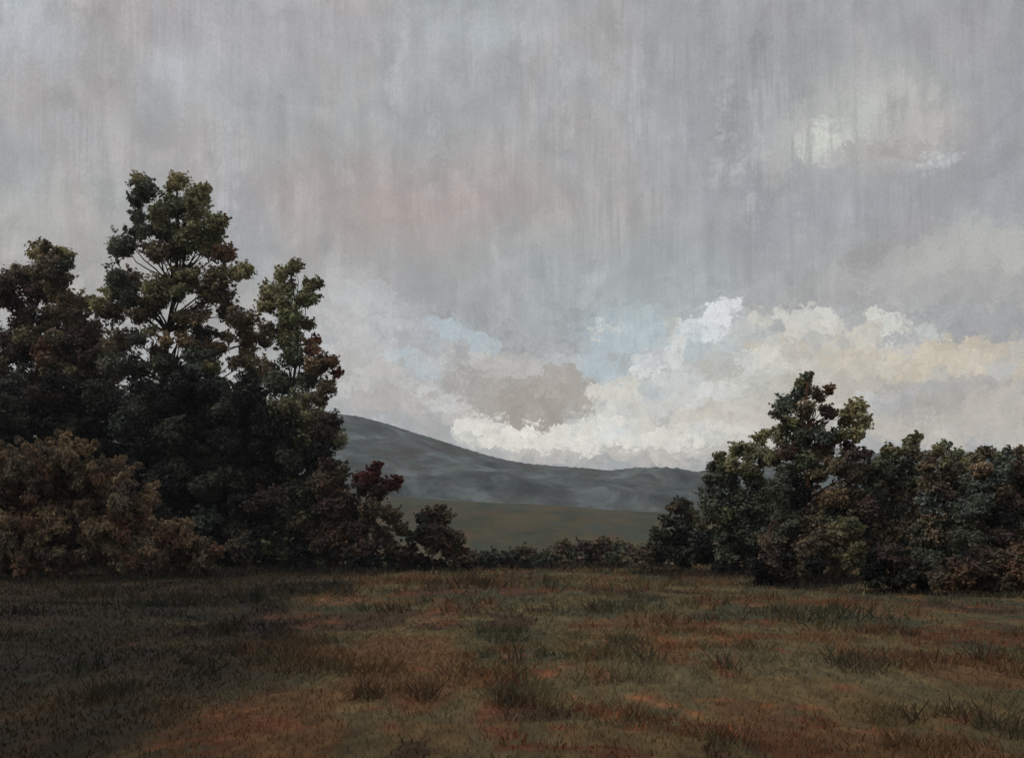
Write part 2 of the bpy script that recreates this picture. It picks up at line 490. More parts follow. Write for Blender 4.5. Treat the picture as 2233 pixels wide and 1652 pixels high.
def bend(a, b, ra, rb, n=6, wob=0.06, sag=0.0):
    """a crooked line from a to b"""
    a, b = np.array(a, float), np.array(b, float)
    L = np.linalg.norm(b - a)
    pts, rad = [], []
    for i in range(n + 1):
        t = i / n
        p = a + (b - a) * t
        p[2] += sag * L * math.sin(math.pi * t)
        if 0 < i:
            p = p + RNG.normal(0, wob * L / n * 2.0, 3) * (1, 1, .4) * (0.4 if i == n else 1)
        pts.append(p); rad.append(ra + (rb - ra) * t ** 0.8)
    return pts, rad


# ---------------------------------------------------------------- foliage
PAL = dict(
    green=(.112, .112, .062), deep=(.054, .058, .042), olive=(.150, .132, .070), pale=(.195, .175, .090), blue=(.070, .082, .066),
    rust=(.112, .066, .042), maroon=(.088, .032, .028), brown=(.130, .096, .058), umber=(.092, .074, .049), tan=(.160, .116, .070),
    black=(.019, .020, .018), moss=(.112, .110, .064), wine=(.062, .044, .036), sage=(.112, .122, .078),
)
PAL = {k: tuple(c * (1.0 if k == 'black' else 1.2) for c in v) for k, v in PAL.items()}


def leaf_cloud(C, R, T, leaf, dens, flat=0.9, sub=7, feather=0.0):
    """C (n,3) clump centres, R radii, T tints -> hexagon leaf sprays, tints"""
    n = len(C)
    sub = sub + int(6 * feather)
    d = RNG.normal(size=(n, sub, 3)); d /= np.linalg.norm(d, axis=2, keepdims=True)
    sc = C[:, None] + d * (R[:, None, None] * (0.62 + .30 * feather)) * (1, 1, flat)
    sr = np.repeat((R * (0.52 - .12 * feather))[:, None], sub, 1) * RNG.uniform(.7, 1.25, (n, sub))
    st = T[:, None] * RNG.uniform(.66, 1.38, (n, sub, 1)) * RNG.uniform(.94, 1.06, (n, sub, 3))
    sc = np.concatenate([sc.reshape(-1, 3), C]); sr = np.concatenate([sr.ravel(), R * 0.6]); st = np.concatenate([st.reshape(-1, 3), T * .8])
    # sprigs: strings of small tufts that break the outline
    q = 6
    sd = RNG.normal(size=(n, q, 3)); sd[..., 2] = np.abs(sd[..., 2]) * (.6 + 1.6 * feather) + .15; sd /= np.linalg.norm(sd, axis=2, keepdims=True)
    for f, g in ((1.0, .18), (1.18, .13), (1.32, .08)):
        f2 = RNG.uniform(.85, 1.12, (n, q, 1)) * f * (1 + .25 * feather)
        sc = np.concatenate([sc, (C[:, None] + sd * R[:, None, None] * f2).reshape(-1, 3)])
        sr = np.concatenate([sr, np.repeat(R * g, q)])
        st = np.concatenate([st, np.repeat(T, q, 0) * RNG.uniform(.7, 1.3, (n * q, 1))])
    own = np.concatenate([np.repeat(np.arange(n), sub), np.arange(n), np.tile(np.repeat(np.arange(n), q), 3)])
    cnt = np.maximum(4, (dens * math.pi * sr ** 2 / (leaf * leaf * 1.1))).astype(int)
    ix = np.repeat(np.arange(len(sc)), cnt)
    N = len(ix)
    dr = RNG.normal(size=(N, 3)); dr /= np.linalg.norm(dr, axis=1, keepdims=True)
    pos = sc[ix] + dr * (sr[ix] * (RNG.uniform(0, 1, N) ** .42 + .55 * RNG.uniform(0, 1, N) ** 9))[:, None] * (1.08, 1.08, flat)
    out = pos - np.repeat(C[own], cnt, 0)
    out /= np.linalg.norm(out, axis=1, keepdims=True) + 1e-9
    nor = out * .6 + np.array((0, 0, .45)) + RNG.normal(0, .45, (N, 3)); nor /= np.linalg.norm(nor, axis=1, keepdims=True)
    tan = RNG.normal(size=(N, 3)); tan[:, 2] -= .3
    if feather:
        tan = tan * .5 + np.array((0, 0, 1.3 * feather)); nor[:, 2] *= .4
        nor /= np.linalg.norm(nor, axis=1, keepdims=True)
    tan -= nor * (tan * nor).sum(1, keepdims=True); tan /= np.linalg.norm(tan, axis=1, keepdims=True) + 1e-9
    bit = np.cross(nor, tan)
    s = leaf * RNG.uniform(.55, 1.25, N)
    ang = np.arange(6) / 6 * 2 * math.pi + RNG.uniform(-.25, .25, (N, 6))
    rr = s[:, None] * RNG.uniform(.62, 1.0, (N, 6))
    ca, sa = np.cos(ang) * rr * (1.35 + 1.1 * feather), np.sin(ang) * rr * (.75 - .25 * feather)
    V = pos[:, None] + tan[:, None] * ca[..., None] + bit[:, None] * sa[..., None] - nor[:, None] * (ca ** 2 / s[:, None] * .25 * (1 - feather))[..., None]
    t = st[ix] * RNG.uniform(.86, 1.15, (N, 1)) * RNG.uniform(.97, 1.03, (N, 3))
    return V, np.clip(t, .004, .4)


def inside(poly, x, y):
    c, n = False, len(poly)
    for i in range(n):
        (x1, y1), (x2, y2) = poly[i], poly[i - 1]
        if (y1 > y) != (y2 > y) and x < (x2 - x1) * (y - y1) / (y2 - y1) + x1:
            c = not c
    return c


def fill(poly, step, r, cols):
    """clumps scattered over an outline"""
    xs, ys = [p[0] for p in poly], [p[1] for p in poly]
    out, y, row = [], min(ys) + step * .4, 0
    while y < max(ys):
        x = min(xs) + (row % 2) * step * .5
        while x < max(xs):
            jx, jy = x + random.uniform(-.35, .35) * step, y + random.uniform(-.35, .35) * step
            if inside(poly, jx, jy):
                out.append((jx, jy, r * random.uniform(.75, 1.25), random.choice(cols)))
            x += step
        y += step * .85; row += 1
    return out


NLEAF = 0
FEET = []


def plant(name, label, cat, base, Y, clumps, leaf=.0030, dens=2.2, depth=.5, stems=1, trunk_r=.0, limb_every=2, stem_mat=None,
          gain=1.0, group=None, fork=.30, layers=2, feather=0.0):
    """a tree or shrub: Empty at its foot > crown (one leafy mesh), trunk or stems with their limbs.
    clumps are (px, py, radius_px, palette) as measured, spread through a crown as deep as it is wide."""
    foot = at(base[0], HZ, Y); foot[2] = ground_z(foot[0], foot[1]) - .05
    FEET.append((foot[0], foot[1], (max(c[0] + c[2] for c in clumps) - min(c[0] - c[2] for c in clumps)) / 2 * Y / F, (max(c[0] + c[2] for c in clumps) + min(c[0] - c[2] for c in clumps)) / 2 * Y / F - CX / F * Y))
    root = empty(name, foot)
    tag(root, label, cat, group)
    s = Y / F
    xs = [c[0] for c in clumps]
    half = max(40, (max(xs) - min(xs)) / 2) * s * depth
    C, R, T, front = [], [], [], []
    for px, py, r, col in clumps:
        if py + r > HZ + EYE * F / Y:
            py = HZ + EYE * F / Y - r * .9
        for L in range(layers):
            dy = RNG.uniform(-1, 1) * half * (.9 if L else .6)
            jx, jy = (0, 0) if L == 0 else RNG.uniform(-.5, .5, 2) * r
            p = at(px + jx, py + jy, Y + dy)
            C.append(p - foot); R.append(r * s * (1.0 if L == 0 else .8)); T.append(np.array(PAL[col]) * gain)
            if L == 0: front.append(p - foot)
    C, R, T = np.array(C), np.array(R), np.array(T)
    V, t = leaf_cloud(C, R, T, leaf * .52 * Y, dens, feather=feather)
    global NLEAF
    NLEAF += len(V)
    link('crown', poly_mesh('crown', V, 6, t), M_LEAF, root)
    front = np.array(front)
    top = front[front[:, 2].argmax()]
    H = top[2]
    smat = stem_mat or M_BARK
    tr = trunk_r or max(.05, H * .016)
    lines_all = []
    for k in range(stems):
        if stems == 1:
            a, b = np.zeros(3), np.array([top[0] * .8, top[1] * .8, H * .98])
        else:
            q = front[(k * 7919) % len(front)] if k else top
            a = np.array([RNG.uniform(-.04, .04) * H, RNG.uniform(-.05, .05) * H, 0])
            b = np.array([q[0] * .85, q[1] * .8, max(q[2] * .85, H * .35)])
        pts, rad = bend(a, b, tr * (1 if stems == 1 else .62), tr * .18, 8, .05)
        lines_all.append([(pts, rad)])
    for i, q in enumerate(front):
        if i % limb_every: continue
        ln = lines_all[i % stems]
        pts, rad = ln[0]
        hz = math.hypot(q[0], q[1])
        zt = max(H * fork * .6, min(q[2] - .6 * hz, q[2] * .85))
        j = min(range(1, len(pts)), key=lambda j: abs(pts[j][2] - zt))
        ln.append(bend(pts[j], q, rad[j] * .6, .012 * s * 40, 5, .09, .06))
    if stems == 1:
        link('trunk', tubes_mesh('trunk', lines_all[0]), smat, root)
    else:
        for ln in lines_all:
            link('stem', tubes_mesh('stem', ln, 6), smat, root)
    return root


# ---------------------------------------------------------------- the land
def ground_z(x, y):
    return .10 * np.sin(x * .21 + 1.3) * np.sin(y * .17) + .05 * np.sin(x * .53 + y * .31) + .03 * np.sin(y * .9 + x * .2) - .0


def vnoise(x, y, seed):
    """smooth value noise in 0..1"""
    g = np.random.default_rng(seed).uniform(0, 1, (64, 64))
    xi, yi = np.floor(x).astype(int), np.floor(y).astype(int)
    fx, fy = x - xi, y - yi
    fx, fy = fx * fx * (3 - 2 * fx), fy * fy * (3 - 2 * fy)
    a = g[xi % 64, yi % 64] * (1 - fx) + g[(xi + 1) % 64, yi % 64] * fx
    b = g[xi % 64, (yi + 1) % 64] * (1 - fx) + g[(xi + 1) % 64, (yi + 1) % 64] * fx
    return a * (1 - fy) + b * fy


def wood_shade(x, y):
    """patchy shade of the wood, painted into the meadow tint on its side"""
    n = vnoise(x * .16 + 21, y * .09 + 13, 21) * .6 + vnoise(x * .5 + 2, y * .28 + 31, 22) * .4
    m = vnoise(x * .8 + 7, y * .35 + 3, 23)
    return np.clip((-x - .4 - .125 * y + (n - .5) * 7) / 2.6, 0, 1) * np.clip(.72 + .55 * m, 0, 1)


def meadow_z(X, Y):
    r = np.hypot(X, Y)
    k = np.clip((170 - r) / 60, 0, 1)
    return ground_z(X, Y) * k - .3 * np.clip((r - 120) / 60, 0, 1)


ridge_u = np.array([(600 - CX) / F, (858 - CX) / F, (1156 - CX) / F, (1450 - CX) / F, (1700 - CX) / F])
ridge_z = np.array([EYE + (HZ - p) / F * 500 for p in (1078, 1085, 1097, 1117, 1124)])


def slope_z(X, Y):
    zr = np.interp(X / 500, ridge_u, ridge_z)
    t = np.clip((Y - 135) / 365, 0, 1)
    f = .75 * t ** 1.15 + .25 * t * t * (3 - 2 * t)
    after = np.clip((Y - 500) / 200, 0, 1)
    return -.5 + (zr + .5) * f * (1 - .45 * after) + .5 * np.sin(X * .035 + Y * .021) * t + .3 * np.sin(X * .09 - Y * .05) * t


slope = link('pasture', grid_mesh('pasture', np.linspace(-420, 420, 141), np.linspace(125, 720, 120), slope_z), M_SLOPE)
tag(slope, None, None, None, 'structure')

HILL_Y = 1500.0
hill_px = [(-900, 960), (-300, 900), (100, 862), (400, 855), (600, 872), (725, 901), (800, 913), (850, 926), (900, 943), (1000, 974), (1060, 992),
           (1100, 1003), (1150, 1012), (1210, 1018), (1270, 1021), (1325, 1027), (1380, 1020), (1420, 1021), (1460, 1028), (1490, 1031), (1545, 1025),
           (1700, 1008), (1900, 990), (2200, 985), (2700, 1010), (3200, 1060)]
hx = np.array([(p[0] - CX) / F * HILL_Y for p in hill_px])
hzv = np.array([EYE + (HZ - p[1]) / F * HILL_Y for p in hill_px])


def hill_z(X, Y):
    zr = np.interp(X, hx, hzv)
    t = np.clip((Y - 640) / (HILL_Y - 640), 0, 1)
    f = .45 * t + .55 * t * t * (3 - 2 * t)
    after = np.clip((Y - HILL_Y) / 800, 0, 1)
    bumps = (np.sin(X * .021 + Y * .008) + np.sin(X * .011 - Y * .017 + 2) + .6 * np.sin(X * .047 + Y * .03)) * 5 * np.sin(math.pi * np.clip(t, 0, 1)) ** 1
    rough = (np.sin(X * .31 + Y * .11) * np.sin(X * .17 - Y * .23) + np.sin(X * .53 + 1.7) * .5) * 1.0
    return -2 + (zr + 2) * f * (1 - .6 * after) + bumps + rough * np.clip(t * 4, 0, 1)


hills = link('hills', grid_mesh('hills', np.linspace(-1300, 1330, 480), np.concatenate([np.linspace(640, 1560, 120), np.linspace(1590, 2400, 14)]), hill_z), M_HILL)
tag(hills, None, None, None, 'structure')

# ---------------------------------------------------------------- left-hand wood
G, D, O, PA, B, RU, MA, BR, UM, TA, K, MO, WI, SA = ('green', 'deep', 'olive', 'pale', 'blue', 'rust', 'maroon', 'brown', 'umber', 'tan', 'black', 'moss', 'wine', 'sage')

tall = [(313, 419, 30, D), (306, 396, 17, O), (300, 440, 20, D), (389, 399, 24, O), (428, 425, 28, MO), (445, 412, 14, O), (377, 443, 30, SA), (342, 467, 22, G), (301, 478, 20, D),
        (411, 467, 36, G), (469, 491, 26, G), (488, 482, 14, RU), (267, 529, 32, D), (301, 503, 24, D), (359, 503, 32, MO), (428, 515, 36, G), (490, 550, 22, RU), (252, 545, 18, D),
        (342, 549, 28, UM), (394, 552, 36, MO), (452, 545, 30, G), (470, 520, 22, G), (257, 597, 26, D), (238, 640, 20, PA), (291, 614, 28, UM), (342, 628, 36, G), (390, 640, 26, G), (411, 604, 34, MO),
        (472, 604, 30, UM), (524, 597, 25, O), (540, 590, 12, PA), (284, 649, 32, D), (445, 642, 34, O), (479, 632, 28, UM), (503, 686, 30, UM), (541, 700, 24, BR), (240, 683, 32, UM), (219, 666, 22, O),
        (390, 693, 20, O), (428, 693, 28, BR), (300, 690, 22, UM), (445, 734, 28, D), (405, 745, 18, BR), (428, 786, 36, B), (260, 745, 36, UM), (359, 806, 36, D), (300, 806, 34, D), (540, 751, 28, BR), (575, 740, 20, UM),
        (555, 825, 32, D), (470, 850, 32, G), (440, 770, 28, BR), (545, 790, 22, O), (250, 800, 36, D), (390, 850, 40, B), (320, 860, 40, D), (520, 880, 34, D), (455, 805, 26, O), (330, 682, 18, UM), (328, 725, 16, MO), (365, 742, 18, BR), (300, 738, 20, D), (350, 772, 24, UM), (472, 762, 20, BR), (515, 790, 18, UM), (395, 722, 16, O), (495, 735, 14, O), (315, 660, 14, O)]
far_left = [(82, 549, 24, O), (95, 540, 16, UM), (38, 597, 28, UM), (5, 618, 28, WI), (137, 563, 25, O), (150, 575, 16, D), (103, 583, 34, UM), (137, 608, 24, UM), (68, 625, 34, WI), (20, 655, 30, WI), (-30, 640, 34, WI),
            (113, 642, 36, O), (147, 666, 30, BR), (181, 662, 24, O), (51, 700, 30, WI), (103, 693, 34, UM), (171, 693, 32, UM), (20, 744, 34, WI), (68, 741, 34, UM), (137, 734, 38, UM), (171, 751, 34, WI), (200, 720, 26, UM),
            (-40, 720, 40, WI), (210, 780, 36, WI)] + fill([(-60, 760), (240, 760), (230, 900), (-60, 900)], 44, 34, [UM, WI, D, RU])
slender = [(637, 587, 20, G), (650, 578, 10, G), (613, 601, 17, PA), (681, 625, 20, O), (692, 618, 12, MO), (626, 632, 20, MO), (671, 652, 26, G), (589, 642, 24, O), (616, 659, 26, G), (633, 693, 30, G), (582, 669, 22, O),
           (671, 707, 18, MO), (633, 734, 32, G), (589, 717, 22, UM), (633, 775, 30, SA), (678, 755, 20, RU), (690, 742, 12, MA), (712, 786, 24, UM), (724, 792, 14, RU), (738, 814, 13, MA), (685, 803, 28, BR), (668, 837, 30, D), (714, 846, 22, UM),
           (582, 803, 26, UM), (605, 837, 34, D), (700, 868, 22, UM), (650, 880, 36, MO), (690, 920, 34, G), (722, 950, 26, G), (630, 930, 36, D)]

plant('broadleaf_tree', 'tallest tree of the dark wood, two-tipped olive crown with sky showing between its limbs', 'tree',
      (370, 1243), 98, tall, leaf=.0027, dens=2.0, trunk_r=.5, limb_every=1, layers=2, gain=1.8, group='trees of the dark wood')
plant('broadleaf_tree', 'brown and olive tree beside the tallest tree, cut off by the picture edge', 'tree',
      (90, 1243), 103, far_left, leaf=.0027, dens=2.0, trunk_r=.4, limb_every=2, gain=1.6, group='trees of the dark wood')
plant('broadleaf_tree', 'slender green tree with dark red sprigs at the open end of the dark wood', 'tree',
      (640, 1243), 95, slender, leaf=.0027, dens=2.0, trunk_r=.3, limb_every=1, layers=2, gain=1.8, group='trees of the dark wood')

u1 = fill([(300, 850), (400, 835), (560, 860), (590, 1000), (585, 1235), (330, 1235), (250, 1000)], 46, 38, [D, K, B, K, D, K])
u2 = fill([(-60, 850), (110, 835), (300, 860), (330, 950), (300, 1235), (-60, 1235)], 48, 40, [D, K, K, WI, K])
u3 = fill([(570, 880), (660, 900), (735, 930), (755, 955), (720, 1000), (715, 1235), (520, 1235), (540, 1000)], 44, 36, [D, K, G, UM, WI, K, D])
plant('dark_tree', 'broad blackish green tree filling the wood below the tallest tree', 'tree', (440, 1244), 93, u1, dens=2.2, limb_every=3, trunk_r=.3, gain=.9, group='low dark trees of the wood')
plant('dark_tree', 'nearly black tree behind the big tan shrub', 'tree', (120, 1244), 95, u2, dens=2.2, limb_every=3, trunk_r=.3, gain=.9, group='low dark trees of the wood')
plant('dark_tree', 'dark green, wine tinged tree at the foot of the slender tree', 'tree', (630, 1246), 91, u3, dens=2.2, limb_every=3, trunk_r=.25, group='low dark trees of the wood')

b1 = fill([(-60, 1000), (40, 1000), (100, 985), (150, 975), (190, 1000), (240, 1025), (275, 1045), (305, 1075), (325, 1100), (300, 1140), (330, 1190), (380, 1240), (-60, 1262)], 30, 21, [BR, UM, BR, RU, RU, BR, WI])
b1 += [(140, 962, 11, TA), (128, 945, 6, BR), (150, 948, 6, TA), (195, 984, 11, TA), (205, 968, 6, BR), (185, 966, 6, BR), (255, 1012, 11, BR), (268, 1000, 6, BR), (284, 1028, 10, BR), (300, 1018, 6, UM), (325, 1068, 10, BR), (342, 1058, 6, BR), (20, 985, 13, UM), (60, 975, 9, BR), (85, 968, 7, BR),
       (338, 1085, 9, BR), (172, 966, 8, TA), (110, 966, 8, BR), (160, 985, 14, BR), (225, 1010, 12, UM), (40, 960, 6, UM), (0, 968, 7, UM)]
plant('autumn_shrub', 'big tan and brown shrub in front of the dark wood, thin stems at its foot', 'shrub', (120, 1262), 66, b1, leaf=.0028, dens=1.9, feather=.35, stems=9, gain=1.4, stem_mat=M_STEM, limb_every=3, group='autumn shrubs before the wood')
b2 = fill([(290, 1160), (325, 1135), (360, 1150), (400, 1138), (420, 1160), (450, 1180), (478, 1205), (485, 1240), (300, 1250)], 30, 23, [RU, BR, TA, RU, UM, BR])
b2 += [(325, 1145, 16, BR), (405, 1148, 14, TA), (470, 1205, 16, RU), (350, 1170, 18, RU)]
plant('autumn_shrub', 'low russet shrub spilling onto the grass beside the big tan shrub', 'shrub', (390, 1256), 72, b2, leaf=.0028, dens=1.9, feather=.35, stems=5, gain=1.25, stem_mat=M_STEM, limb_every=3, group='autumn shrubs before the wood')

r1 = [(725, 1062, 28, RU), (718, 1010, 24, WI), (740, 1030, 18, UM), (745, 1080, 22, RU)] + fill([(690, 1080), (770, 1080), (785, 1150), (775, 1238), (690, 1238)], 34, 27, [RU, WI, UM, K, WI])
plant('red_shrub', 'rusty brown shrub against the dark wood, just beside the maroon sapling', 'shrub', (735, 1246), 89, r1, stems=4, stem_mat=M_STEM, limb_every=3, group='red shrubs at the end of the wood')
r2 = [(822, 1021, 13, MA), (807, 1042, 24, MA), (854, 1054, 20, MA), (792, 1062, 18, WI), (866, 1046, 10, MA), (819, 1080, 24, WI), (780, 1040, 12, MA), (811, 1120, 30, UM), (850, 1125, 24, BR), (784, 1150, 26, WI), (835, 1160, 28, UM), (800, 1195, 28, WI),
      (850, 1195, 24, UM), (875, 1150, 16, UM), (880, 1210, 16, WI)]
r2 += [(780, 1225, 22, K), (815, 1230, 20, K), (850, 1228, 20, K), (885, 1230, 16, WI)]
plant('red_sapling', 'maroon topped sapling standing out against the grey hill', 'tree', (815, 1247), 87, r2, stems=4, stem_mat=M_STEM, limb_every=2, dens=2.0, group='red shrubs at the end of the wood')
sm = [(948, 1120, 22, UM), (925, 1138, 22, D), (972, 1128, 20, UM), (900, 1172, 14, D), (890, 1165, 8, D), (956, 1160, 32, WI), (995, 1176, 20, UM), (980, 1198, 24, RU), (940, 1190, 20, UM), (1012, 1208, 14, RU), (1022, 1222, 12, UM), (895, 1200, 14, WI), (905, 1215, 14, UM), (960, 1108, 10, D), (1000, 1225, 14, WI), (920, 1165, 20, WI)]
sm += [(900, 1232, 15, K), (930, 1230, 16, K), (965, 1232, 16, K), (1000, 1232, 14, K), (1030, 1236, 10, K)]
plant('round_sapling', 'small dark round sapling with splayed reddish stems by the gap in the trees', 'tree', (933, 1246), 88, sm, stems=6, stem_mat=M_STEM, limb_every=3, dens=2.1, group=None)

# ---------------------------------------------------------------- hedge across the gap
hedge = [(1062, 1216, [D, UM, D, UM], 'dull green bush in the far hedge, nearest the small round sapling'),
         (1140, 1202, [D, UM, D, UM], 'grey green bush in the far hedge, below the widest stretch of pasture'),
         (1225, 1194, [D, UM, D, UM], 'dull olive bush in the far hedge, midway across the gap'),
         (1310, 1176, [UM, WI, WI, D], 'tallest bush of the far hedge, tinged reddish brown'),
         (1385, 1188, [UM, D, WI, MO], 'brownish bush at the end of the far hedge, touching the dark conical tree')]
for hx_, hy_, cols, lab in hedge:
    w_ = 62
    cl = fill([(hx_ - w_, 1246), (hx_ - w_ * .8, hy_ + 18), (hx_ - w_ * .35, hy_ + 2), (hx_, hy_ - 8), (hx_ + w_ * .4, hy_ + 5), (hx_ + w_ * .8, hy_ + 16), (hx_ + w_, 1246)], 22, 18, cols)
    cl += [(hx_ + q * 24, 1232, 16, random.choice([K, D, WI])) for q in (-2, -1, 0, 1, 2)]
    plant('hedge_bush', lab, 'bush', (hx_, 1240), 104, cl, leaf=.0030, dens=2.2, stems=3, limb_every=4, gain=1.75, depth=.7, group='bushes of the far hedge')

# ---------------------------------------------------------------- right-hand thicket
tr = [(1757, 835, 20, G), (1765, 820, 10, D), (1745, 860, 20, B), (1785, 865, 18, UM), (1806, 852, 12, RU), (1715, 880, 26, B), (1700, 905, 18, D), (1758, 890, 24, UM), (1800, 895, 16, WI), (1815, 905, 12, RU), (1730, 920, 26, G),
      (1865, 890, 24, PA), (1850, 915, 22, O), (1885, 920, 20, PA), (1770, 935, 28, SA), (1700, 950, 22, MO), (1745, 955, 28, D), (1800, 950, 24, B), (1835, 950, 22, G), (1870, 945, 18, PA), (1800, 985, 28, UM), (1850, 985, 24, WI), (1720, 985, 26, WI), (1760, 1000, 26, SA),
      (1885, 990, 14, WI), (1830, 1020, 28, UM), (1780, 1040, 28, UM), (1720, 1030, 28, D), (1690, 1000, 20, G), (1860, 1035, 26, UM), (1750, 1075, 32, K), (1810, 1085, 34, BR), (1700, 1080, 30, D), (1860, 1085, 30, UM), (1880, 1020, 20, BR)]
tr += fill([(1680, 1100), (1900, 1100), (1900, 1200), (1680, 1210)], 40, 30, [K, D, UM, WI])
plant('broadleaf_tree', 'tall pointed green and rust tree with a pale olive shoulder, highest of the thicket', 'tree', (1765, 1268), 62, tr, leaf=.0029, dens=2.0, trunk_r=.22, stem_mat=M_STEM, limb_every=1, gain=1.75, group='trees of the thicket')
t12 = [(1660, 955, 18, O), (1675, 945, 12, PA), (1612, 980, 20, G), (1640, 985, 22, MO), (1570, 1005, 18, G), (1560, 1020, 16, D), (1590, 1015, 22, G), (1630, 1020, 26, G), (1670, 1000, 24, MO), (1580, 1045, 26, D), (1550, 1050, 14, D)]
t12 += fill([(1545, 1050), (1690, 1030), (1700, 1235), (1570, 1235), (1555, 1120)], 38, 30, [D, G, B, D, WI])
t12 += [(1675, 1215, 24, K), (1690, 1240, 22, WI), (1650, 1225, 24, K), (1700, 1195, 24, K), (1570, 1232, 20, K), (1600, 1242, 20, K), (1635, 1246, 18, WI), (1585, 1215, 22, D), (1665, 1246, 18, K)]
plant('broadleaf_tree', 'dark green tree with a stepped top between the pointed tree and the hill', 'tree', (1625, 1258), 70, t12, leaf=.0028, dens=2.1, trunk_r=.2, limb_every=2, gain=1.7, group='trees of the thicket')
t11 = [(1485, 1100, 18, D), (1470, 1112, 16, UM), (1500, 1118, 18, G), (1455, 1135, 16, D), (1490, 1145, 24, D), (1525, 1140, 18, G), (1440, 1165, 18, D), (1480, 1180, 28, K), (1525, 1180, 26, B), (1425, 1195, 18, D), (1555, 1165, 20, D)]
t11 += fill([(1410, 1195), (1560, 1180), (1590, 1240), (1395, 1240)], 30, 24, [K, D, UM, D])
plant('conical_tree', 'dark low conical tree at the tip of the thicket, beside the far hedge', 'tree', (1490, 1252), 80, t11, leaf=.0028, dens=2.2, stems=3, limb_every=3, group='trees of the thicket')

rt = [('thicket tree with one upright green tuft on top, next to the pointed tree', 1955, 62,
       [(1995, 955, 14, G), (1985, 970, 20, G), (1960, 990, 18, MO), (1935, 985, 16, O), (1920, 1010, 18, SA), (1975, 1010, 26, B), (2000, 990, 16, UM), (1940, 1035, 26, B)], [(1890, 1035), (2020, 1020), (2020, 1240), (1880, 1240)], [D, WI, B, UM, SA]),
      ('brown thicket tree with a pale green tip, in the middle of the level top', 2075, 58,
       [(2060, 975, 14, SA), (2045, 985, 14, O), (2085, 990, 14, SA), (2030, 1000, 16, UM), (2065, 1010, 22, MO), (2105, 1005, 16, O), (2020, 1020, 18, BR), (2085, 1030, 24, UM)], [(2000, 1030), (2130, 1020), (2130, 1250), (2000, 1250)], [UM, WI, B, UM, D]),
      ('dark brownish tree of the thicket, lopped by the picture edge', 2190, 54,
       [(2150, 985, 14, UM), (2135, 1000, 16, UM), (2170, 1000, 16, SA), (2205, 990, 16, B), (2230, 985, 16, UM), (2185, 1020, 24, WI), (2220, 1020, 24, B), (2145, 1025, 22, BR), (2260, 1000, 26, UM)], [(2110, 1030), (2290, 1015), (2290, 1260), (2110, 1260)], [WI, UM, B, K, D])]
for lab, bx, Y_, cl, pg, cols in rt:
    plant('thicket_tree', lab, 'tree', (bx, HZ + EYE * F / Y_), Y_, cl + fill(pg, 40, 30, cols), leaf=.0030, dens=2.1, stems=4, stem_mat=M_STEM, limb_every=3, gain=1.55, group='trees of the thicket')

ob = fill([(1760, 1180), (1800, 1130), (1850, 1135), (1880, 1165), (1890, 1210), (1860, 1245), (1770, 1250)], 30, 24, [O, BR, O, MO, UM])
plant('olive_bush', 'olive bush in front of the pointed tree at the foot of the thicket', 'bush', (1825, 1272), 57, ob, leaf=.0031, dens=1.9, stems=5, stem_mat=M_STEM, limb_every=3, group='bushes along the thicket')
rb = fill([(1630, 1250), (1690, 1205), (1770, 1215), (1800, 1262), (1630, 1278)], 26, 20, [WI, WI, UM, K, K])
plant('red_bush', 'low dark red bush on the grass left of the olive bush', 'bush', (1710, 1276), 54, rb, leaf=.0031, dens=1.9, stems=4, stem_mat=M_STEM, limb_every=3, group='bushes along the thicket')
kb = fill([(1890, 1215), (1930, 1195), (1980, 1210), (2040, 1240), (2050, 1285), (1900, 1280)], 30, 24, [K, K, WI, D])
plant('black_bush', 'almost black bush right of the olive bush', 'bush', (1965, 1288), 46, kb, leaf=.0034, dens=2.1, stems=4, stem_mat=M_STEM, limb_every=3, group='bushes along the thicket')
wb = fill([(2050, 1230), (2120, 1205), (2200, 1200), (2290, 1210), (2290, 1300), (2060, 1295)], 34, 27, [WI, UM, RU, RU, WI])
plant('brown_bush', 'wide dark brown bush at the corner of the thicket, running out of the picture', 'bush', (2160, 1296), 43, wb, leaf=.0036, dens=2.0, stems=6, stem_mat=M_STEM, limb_every=3, group='bushes along the thicket')

# ---------------------------------------------------------------- grass
GP = np.array([(.180, .142, .074), (.130, .115, .062), (.088, .090, .056), (.165, .104, .055), (.082, .058, .038), (.150, .132, .076), (.046, .043, .038), (.150, .072, .038)]) * np.array((.86, .79, .72))


def blades(x, y, h, w, tint, lean=.35):
    """tapered four-sided blades rooted at x, y"""
    n = len(x)
    a = RNG.uniform(0, 2 * math.pi, n)
    dx, dy = np.cos(a), np.sin(a)
    l = RNG.normal(0, lean, (n, 2)) * h[:, None]
    z = ground_z(x, y)
    V = np.zeros((n, 4, 3))
    V[:, 0] = np.stack([x - dx * w * .5, y - dy * w * .5, z - .02], -1)
    V[:, 1] = np.stack([x + dx * w * .5, y + dy * w * .5, z - .02], -1)
    V[:, 2] = np.stack([x + l[:, 0] + dx * w * .28, y + l[:, 1] + dy * w * .28, z + h], -1)
    V[:, 3] = np.stack([x + l[:, 0] * .9 - dx * w * .22, y + l[:, 1] * .9 - dy * w * .22, z + h * .9], -1)
    return V


